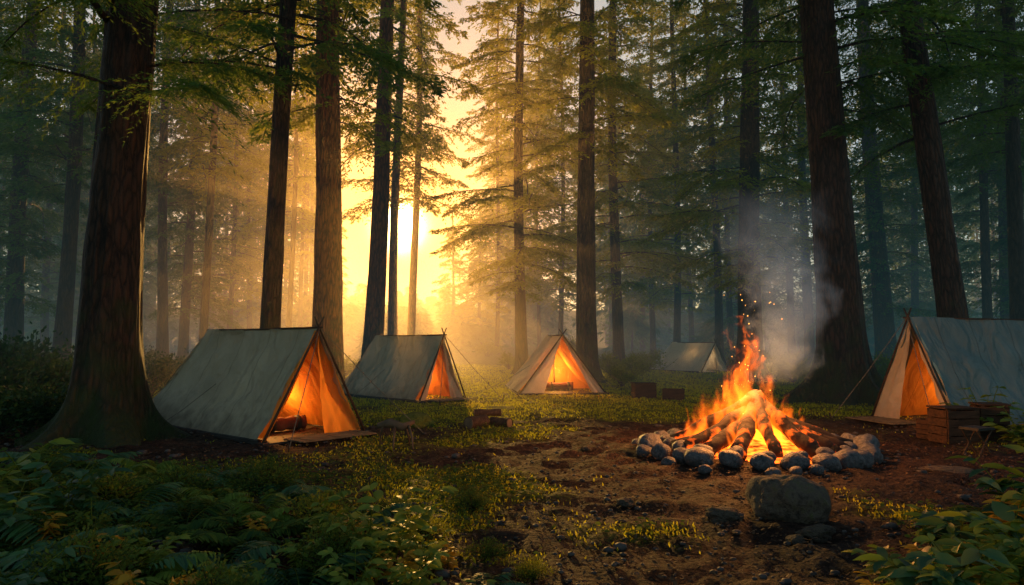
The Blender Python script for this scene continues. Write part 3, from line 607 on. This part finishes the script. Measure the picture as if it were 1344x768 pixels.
for i in range(K):
    a=-PI/2+2*PI*i/K+random.uniform(-.03,.03); rr=1.34+random.uniform(-.04,.04); s=random.uniform(.125,.165)*(1.1 if math.sin(a)<0 else .95)
    x=FX+rr*math.cos(a); y=FY+rr*math.sin(a)
    o=link('ring_stone',random.choice(RM),None,(x,y,gz(x,y)+s*.5)); o.scale=(s*random.uniform(.9,1.12),s*random.uniform(.85,1.1),s*random.uniform(.9,1.2)); o.rotation_euler=(random.uniform(-.2,.2),random.uniform(-.2,.2),random.random()*6)
    tag(o,'grey stone in the campfire ring, %s counting anticlockwise from the nearest one'%ORD[i],'stone','stones of the campfire ring')
for i in range(18):
    a=-PI/2+2*PI*(i+.5)/18+random.uniform(-.07,.07); rr=1.12+random.uniform(-.04,.04); s=random.uniform(.08,.105)
    x=FX+rr*math.cos(a); y=FY+rr*math.sin(a)
    o=link('ring_stone',random.choice(RM),None,(x,y,gz(x,y)+.10+random.uniform(0,.05))); o.scale=(s*random.uniform(.9,1.3),s,s); o.rotation_euler=(random.uniform(-.4,.4),random.uniform(-.4,.4),random.random()*6)
    tag(o,'smaller stone stacked on the inner side of the ring, %s anticlockwise from the nearest'%ORD[i],'stone','inner stacked stones of the campfire')
ex=[(878,602,.08),(1072,616,.08),(962,608,.08),(1015,620,.08),(845,590,.10),(1142,594,.07),(838,578,.09),(925,612,.07),(1045,618,.07)]
for i,(px,py,s) in enumerate(ex):
    x,y=P(px,py+8); o=link('ring_stone',RM[i%7],None,(x,y,gz(x,y)+s*.4)); o.scale=(s*1.1,s,s); o.rotation_euler=(0,0,i*1.3)
    tag(o,'small loose stone lying against the outside of the campfire ring','stone','loose stones against the campfire ring')
def rock(px,py,s,sc,seed,mat,label,name='rock',cat='rock',rough=.34,flat=.75):
    x,y=P(px,py); o=link(name,rock_mesh(seed,5,flat,rough,mat),None,(x,y,gz(x,y)+s*sc[2]*.3)); o.scale=(s*sc[0],s*sc[1],s*sc[2]); o.rotation_euler=(0,0,seed)
    tag(o,label,cat)
rock(1035,676,.32,(1.1,.95,1.0),2,'boulder','largest brown boulder in the foreground right of centre','boulder',rough=.22)
rock(950,680,.13,(1.1,.9,.7),12,'boulder','low flat rock just left of the large foreground boulder')
rock(1072,702,.12,(1.2,.9,.7),13,'boulder','small rock at the right foot of the large foreground boulder')
rock(1045,708,.07,(1.2,.9,.7),14,'boulder','smallest rock directly in front of the large foreground boulder')
rock(1245,620,.22,(1.3,.8,.3),15,'boulder','flat slab on the dirt below the wooden crates')
rock(545,560,.27,(1.1,.9,.8),16,'mossy','moss covered hump between the first two tents','mossy_rock')
rock(820,660,.09,(1.4,.9,.6),17,'boulder','small dark rock alone in the dirt below the campfire left side')
rock(770,592,.07,(1.2,.9,.6),18,'boulder','small rock on the dirt left of the campfire')
def logthing(px,py,dx,L,r,rz,dz,label):
    x,y=P(px,py); mb=MB(); mb.tube([(-L/2+L*q/5,.008*math.sin(q*2),0) for q in range(6)],[r*(1+.07*math.sin(q*1.7)) for q in range(6)],14,False,.08)
    o=mb.build('cut_log',M['wood'],None,True); o.location=(x+dx,y,gz(x,y)+r+dz); o.rotation_euler=(0,0,rz)
    for s in (-1,1):
        m2=MB(); m2.tube([(s*L/2-s*.01,0,0),(s*(L/2+.004),0,0)],r*.93,14); m2.build('cut_end',M['cutend'],o)
    tag(o,label,'log')
logthing(626,564,0,.40,.10,.9,0,'short cut log on the dirt in the centre, left one of the pair')
logthing(655,562,.02,.36,.08,-.6,0,'short cut log on the dirt in the centre, right one of the pair')
logthing(640,560,0,.44,.06,.15,.16,'smallest cut log lying on top of the pair in the centre')
x,y=P(518,590); mb=MB()
mb.tube([(-.18,0,.14),(-.05,.02,.16),(.08,0,.13),(.2,.02,.17)],[.02,.035,.03,.012],7)
for q in ((-.12,.05),(.0,-.06),(.1,.05),(.14,-.05)): mb.tube([(q[0],0,.14),(q[0]*1.3,q[1],.06),(q[0]*1.4,q[1]*1.8,-.02)],[.016,.011,.008],5)
o=mb.build('gnarled_root',M['rootw'],None,True); o.location=(x,y,gz(x,y)+.05); o.scale=(1.3,1.3,1.8); tag(o,'small gnarled root standing on the dirt right of the largest tent','root')
def crate(px,py,W,D_,H,rz,label,group,lid=True):
    x,y=P(px,py); t=empty('wooden_crate',(x,y,gz(x,y)-.005),rz,label,'crate',group)
    n=4; hh=H/n
    for nm,(cx,cy,rot) in {'front_panel':(0,-D_/2,0),'back_panel':(0,D_/2,0),'side_panel':(-W/2,0,1),'side_panel_':(W/2,0,1)}.items():
        mb=MB()
        for i in range(n):
            z_=hh*(i+.5)
            if rot: mb.box((cx,cy,z_),(.022,D_-.03,hh*.90),Euler((random.uniform(-.03,.03),random.uniform(-.02,.02),0)).to_matrix())
            else: mb.box((cx,cy,z_),(W,.022,hh*.90),Euler((random.uniform(-.02,.02),random.uniform(-.02,.02),0)).to_matrix())
        mb.build(nm.rstrip('_'),M['crate'],t)
    for sx in (-1,1):
        for sy in (-1,1):
            mb=MB(); mb.box((sx*(W/2-.035),sy*(D_/2-.035),H/2+.003),(.045,.045,H+.012)); mb.build('corner_post',M['wood'],t)
    mb=MB(); mb.box((0,0,.02),(W-.05,D_-.05,.02)); mb.build('base_board',M['crate'],t)
    if lid:
        mb=MB()
        for i in range(4): mb.box((0,(i-1.5)*D_/4,H+.022),(W+.05,D_/4*.93,.022),Euler((random.uniform(-.02,.02),random.uniform(-.02,.02),0)).to_matrix())
        mb.build('lid',M['crate'],t)
random.seed(31)
crate(1252,583,.46,.40,.46,.12,'larger brown wooden crate beside the blue-grey tent opening','crates by the right tent')
crate(1300,580,.36,.36,.50,-.2,'narrower wooden crate to the right of the larger one by the tent','crates by the right tent')
crate(1219,577,.20,.22,.28,.3,'smallest low box left of the large crate by the right tent','crates by the right tent',False)
crate(845,522,.50,.4,.34,.1,'left one of two small crates behind the campfire on the left','crates beyond the campfire')
crate(884,524,.48,.4,.26,-.25,'right, lower one of two small crates behind the campfire on the left','crates beyond the campfire',False)
x,y=P(1283,598); t=empty('camp_stool',(x,y,gz(x,y)),.4,'dark folding camp stool standing before the two crates at the right','stool')
mb=MB(); mb.box((0,0,.33),(.30,.26,.03)); mb.build('seat',M['sheet'],t)
for sx in (-1,1):
    for sy in (-1,1):
        mb=MB(); mb.tube([(sx*.14,sy*.10,.32),(-sx*.14*.9,sy*.10,-.01)],.012,6); mb.build('leg',M['pole'],t)
# ---------------------------------------------------------------- smoke
def smoke_mat():
    m,nt,o=newmat('smoke'); tc=nd(nt,'ShaderNodeTexCoord'); s=nd(nt,'ShaderNodeSeparateXYZ',{0:tc.outputs['Object']})
    n=nd(nt,'ShaderNodeTexNoise',{'Vector':tc.outputs['Object'],'Scale':2.4,'Detail':5,'Distortion':1.3})
    cx=math_(nt,'SUBTRACT',s.outputs[0],math_(nt,'MULTIPLY',math_(nt,'SINE',math_(nt,'MULTIPLY',s.outputs[2],1.6)),.2))
    r=math_(nt,'SQRT',math_(nt,'ADD',math_(nt,'MULTIPLY',cx,cx),math_(nt,'MULTIPLY',s.outputs[1],s.outputs[1])))
    rr=math_(nt,'DIVIDE',r,math_(nt,'MULTIPLY_ADD',s.outputs[2],.14,.34))
    d=math_(nt,'SUBTRACT',math_(nt,'MULTIPLY',n.outputs['Fac'],2.4),math_(nt,'ADD',math_(nt,'MULTIPLY',math_(nt,'MULTIPLY',rr,rr),.45),.62),clamp=True)
    fade=nd(nt,'ShaderNodeMapRange',{'Value':s.outputs[2],'From Min':2.6,'From Max':.5,'To Min':0,'To Max':1}).outputs[0]
    f2=nd(nt,'ShaderNodeMapRange',{'Value':s.outputs[2],'From Min':0,'From Max':.4,'To Min':0,'To Max':1}).outputs[0]
    dn=math_(nt,'MULTIPLY',math_(nt,'MULTIPLY',d,fade),f2)
    v=nd(nt,'ShaderNodeVolumePrincipled',{'Color':(.22,.32,.45,1),'Density':math_(nt,'MULTIPLY',dn,2.6),'Anisotropy':.2,'Emission Strength':math_(nt,'MULTIPLY',dn,.85),'Emission Color':(.28,.34,.38,1)})  # faint emission stands in for light falling on the smoke
    nt.links.new(v.outputs[0],o.inputs['Volume']); m.cycles.volume_step_rate=.7; return m
o=domain('smoke',smoke_mat(),[(0,.6,0),(.8,.95,.12),(1.6,1.1,.1),(2.6,1.1,-.05)],16); o.location=(FX+.34,FY+.2,fz+.85); tag(o,'grey smoke curling up from the campfire','smoke')
# mist: a fog volume grown by geometry nodes (stuff)
m,nt,o_=newmat('mist')
at_=nd(nt,'ShaderNodeAttribute',attribute_name='density')
sc_=nd(nt,'ShaderNodeVolumeScatter',{'Color':(1,.78,.46,1),'Density':at_.outputs['Fac'],'Anisotropy':.68})
em=nd(nt,'ShaderNodeEmission',{'Color':(.016,.066,.082,1),'Strength':math_(nt,'MULTIPLY',at_.outputs['Fac'],1.0)})  # self-glow of the mist stands in for bluish scattered skylight
ad=nd(nt,'ShaderNodeAddShader',{0:sc_.outputs[0],1:em.outputs[0]}); nt.links.new(ad.outputs[0],o_.inputs['Volume']); m.cycles.volume_step_rate=2.0
gt=bpy.data.node_groups.new('mist','GeometryNodeTree'); gt.interface.new_socket('Geometry',in_out='OUTPUT',socket_type='NodeSocketGeometry')
pos=gt.nodes.new('GeometryNodeInputPosition'); sp=gt.nodes.new('ShaderNodeSeparateXYZ'); gt.links.new(pos.outputs[0],sp.inputs[0])
zd=math_(gt,'MULTIPLY',math_(gt,'EXPONENT',math_(gt,'MULTIPLY',math_(gt,'MAXIMUM',sp.outputs[2],0.0),-.11)),.015)
fy=nd(gt,'ShaderNodeMapRange',{'Value':sp.outputs[1],'From Min':11,'From Max':20,'To Min':.1,'To Max':1}).outputs[0]
gx=math_(gt,'DIVIDE',math_(gt,'MULTIPLY_ADD',sp.outputs[1],.14,sp.outputs[0]),9.0)
gl=math_(gt,'MULTIPLY_ADD',math_(gt,'EXPONENT',math_(gt,'MULTIPLY',math_(gt,'MULTIPLY',gx,gx),-1.0)),.35,1.0)  # mist thickened along the sun line to make the glade glow
vc=gt.nodes.new('GeometryNodeVolumeCube'); gt.links.new(math_(gt,'MULTIPLY',math_(gt,'MULTIPLY',zd,fy),gl),vc.inputs['Density'])
vc.inputs['Min'].default_value=(-80,11,-1.5); vc.inputs['Max'].default_value=(80,86,24)
for k_,v_ in (('Resolution X',40),('Resolution Y',28),('Resolution Z',14)): vc.inputs[k_].default_value=v_
sm_=gt.nodes.new('GeometryNodeSetMaterial'); sm_.inputs['Material'].default_value=m; gt.links.new(vc.outputs[0],sm_.inputs[0])
go=gt.nodes.new('NodeGroupOutput'); gt.links.new(sm_.outputs[0],go.inputs[0])
me=bpy.data.meshes.new('mist'); me.materials.append(m); o=link('mist',me); md=o.modifiers.new('mist','NODES'); md.node_group=gt; tag(o,'pale low mist hanging between the trees','mist',kind='stuff')
# ---------------------------------------------------------------- lights
SUNAZ=R(-8.7); SUNEL=R(8.3)
sd=Vector((math.sin(SUNAZ)*math.cos(SUNEL),math.cos(SUNAZ)*math.cos(SUNEL),math.sin(SUNEL)))
l=bpy.data.lights.new('sun','SUN'); l.energy=5; l.angle=R(.6); l.color=(1,.46,.09)
so=bpy.data.objects.new('sun',l); COL.objects.link(so); so.rotation_euler=(-sd).to_track_quat('-Z','Y').to_euler()
l=bpy.data.lights.new('fire_light','POINT'); l.energy=350; l.color=(1,.36,.08); l.shadow_soft_size=.35
lo=bpy.data.objects.new('fire_light',l); COL.objects.link(lo); lo.location=(FX-.1,FY,fz+.95)
w=bpy.data.worlds.new('World'); scene.world=w; w.use_nodes=True; nt=w.node_tree; nt.nodes.clear()
sky=nd(nt,'ShaderNodeTexSky'); sky.sky_type='NISHITA'; sky.sun_disc=False; sky.sun_elevation=SUNEL; sky.sun_rotation=SUNAZ
tc=nd(nt,'ShaderNodeTexCoord'); dt=nd(nt,'ShaderNodeVectorMath',{0:tc.outputs['Generated'],1:tuple(sd)},operation='DOT_PRODUCT').outputs['Value']
dt=math_(nt,'MAXIMUM',dt,0.0)
tint=nt.nodes.new('ShaderNodeMixRGB'); tint.blend_type='MULTIPLY'; tint.inputs[0].default_value=1; nt.links.new(sky.outputs[0],tint.inputs[1])
nt.links.new(mixc(nt,math_(nt,'POWER',dt,18),(.98,1.02,.98,1),(.42,.15,.035,1)),tint.inputs[2])
g1=math_(nt,'MULTIPLY',math_(nt,'POWER',dt,4200),40); g2=math_(nt,'MULTIPLY',math_(nt,'POWER',dt,150),3.0); g3=math_(nt,'MULTIPLY',math_(nt,'POWER',dt,4),.17)
bg=nd(nt,'ShaderNodeBackground',{'Color':tint.outputs[0],'Strength':.12})
b1=nd(nt,'ShaderNodeBackground',{'Color':(1,.72,.22,1),'Strength':g1}); b2=nd(nt,'ShaderNodeBackground',{'Color':(1,.36,.03,1),'Strength':g2}); b3=nd(nt,'ShaderNodeBackground',{'Color':(1,.90,.74,1),'Strength':g3})
a1=nd(nt,'ShaderNodeAddShader',{0:bg.outputs[0],1:b1.outputs[0]}); a2=nd(nt,'ShaderNodeAddShader',{0:b2.outputs[0],1:b3.outputs[0]}); a3=nd(nt,'ShaderNodeAddShader',{0:a1.outputs[0],1:a2.outputs[0]})
ow=nt.nodes.new('ShaderNodeOutputWorld'); nt.links.new(a3.outputs[0],ow.inputs[0])
cam=bpy.data.cameras.new('camera'); cam.sensor_width=36; cam.lens=FP/1344*36; cam.clip_end=3000
co=bpy.data.objects.new('camera',cam); COL.objects.link(co); co.location=(0,0,CH); co.rotation_euler=(R(90)+PITCH,0,0); scene.camera=co
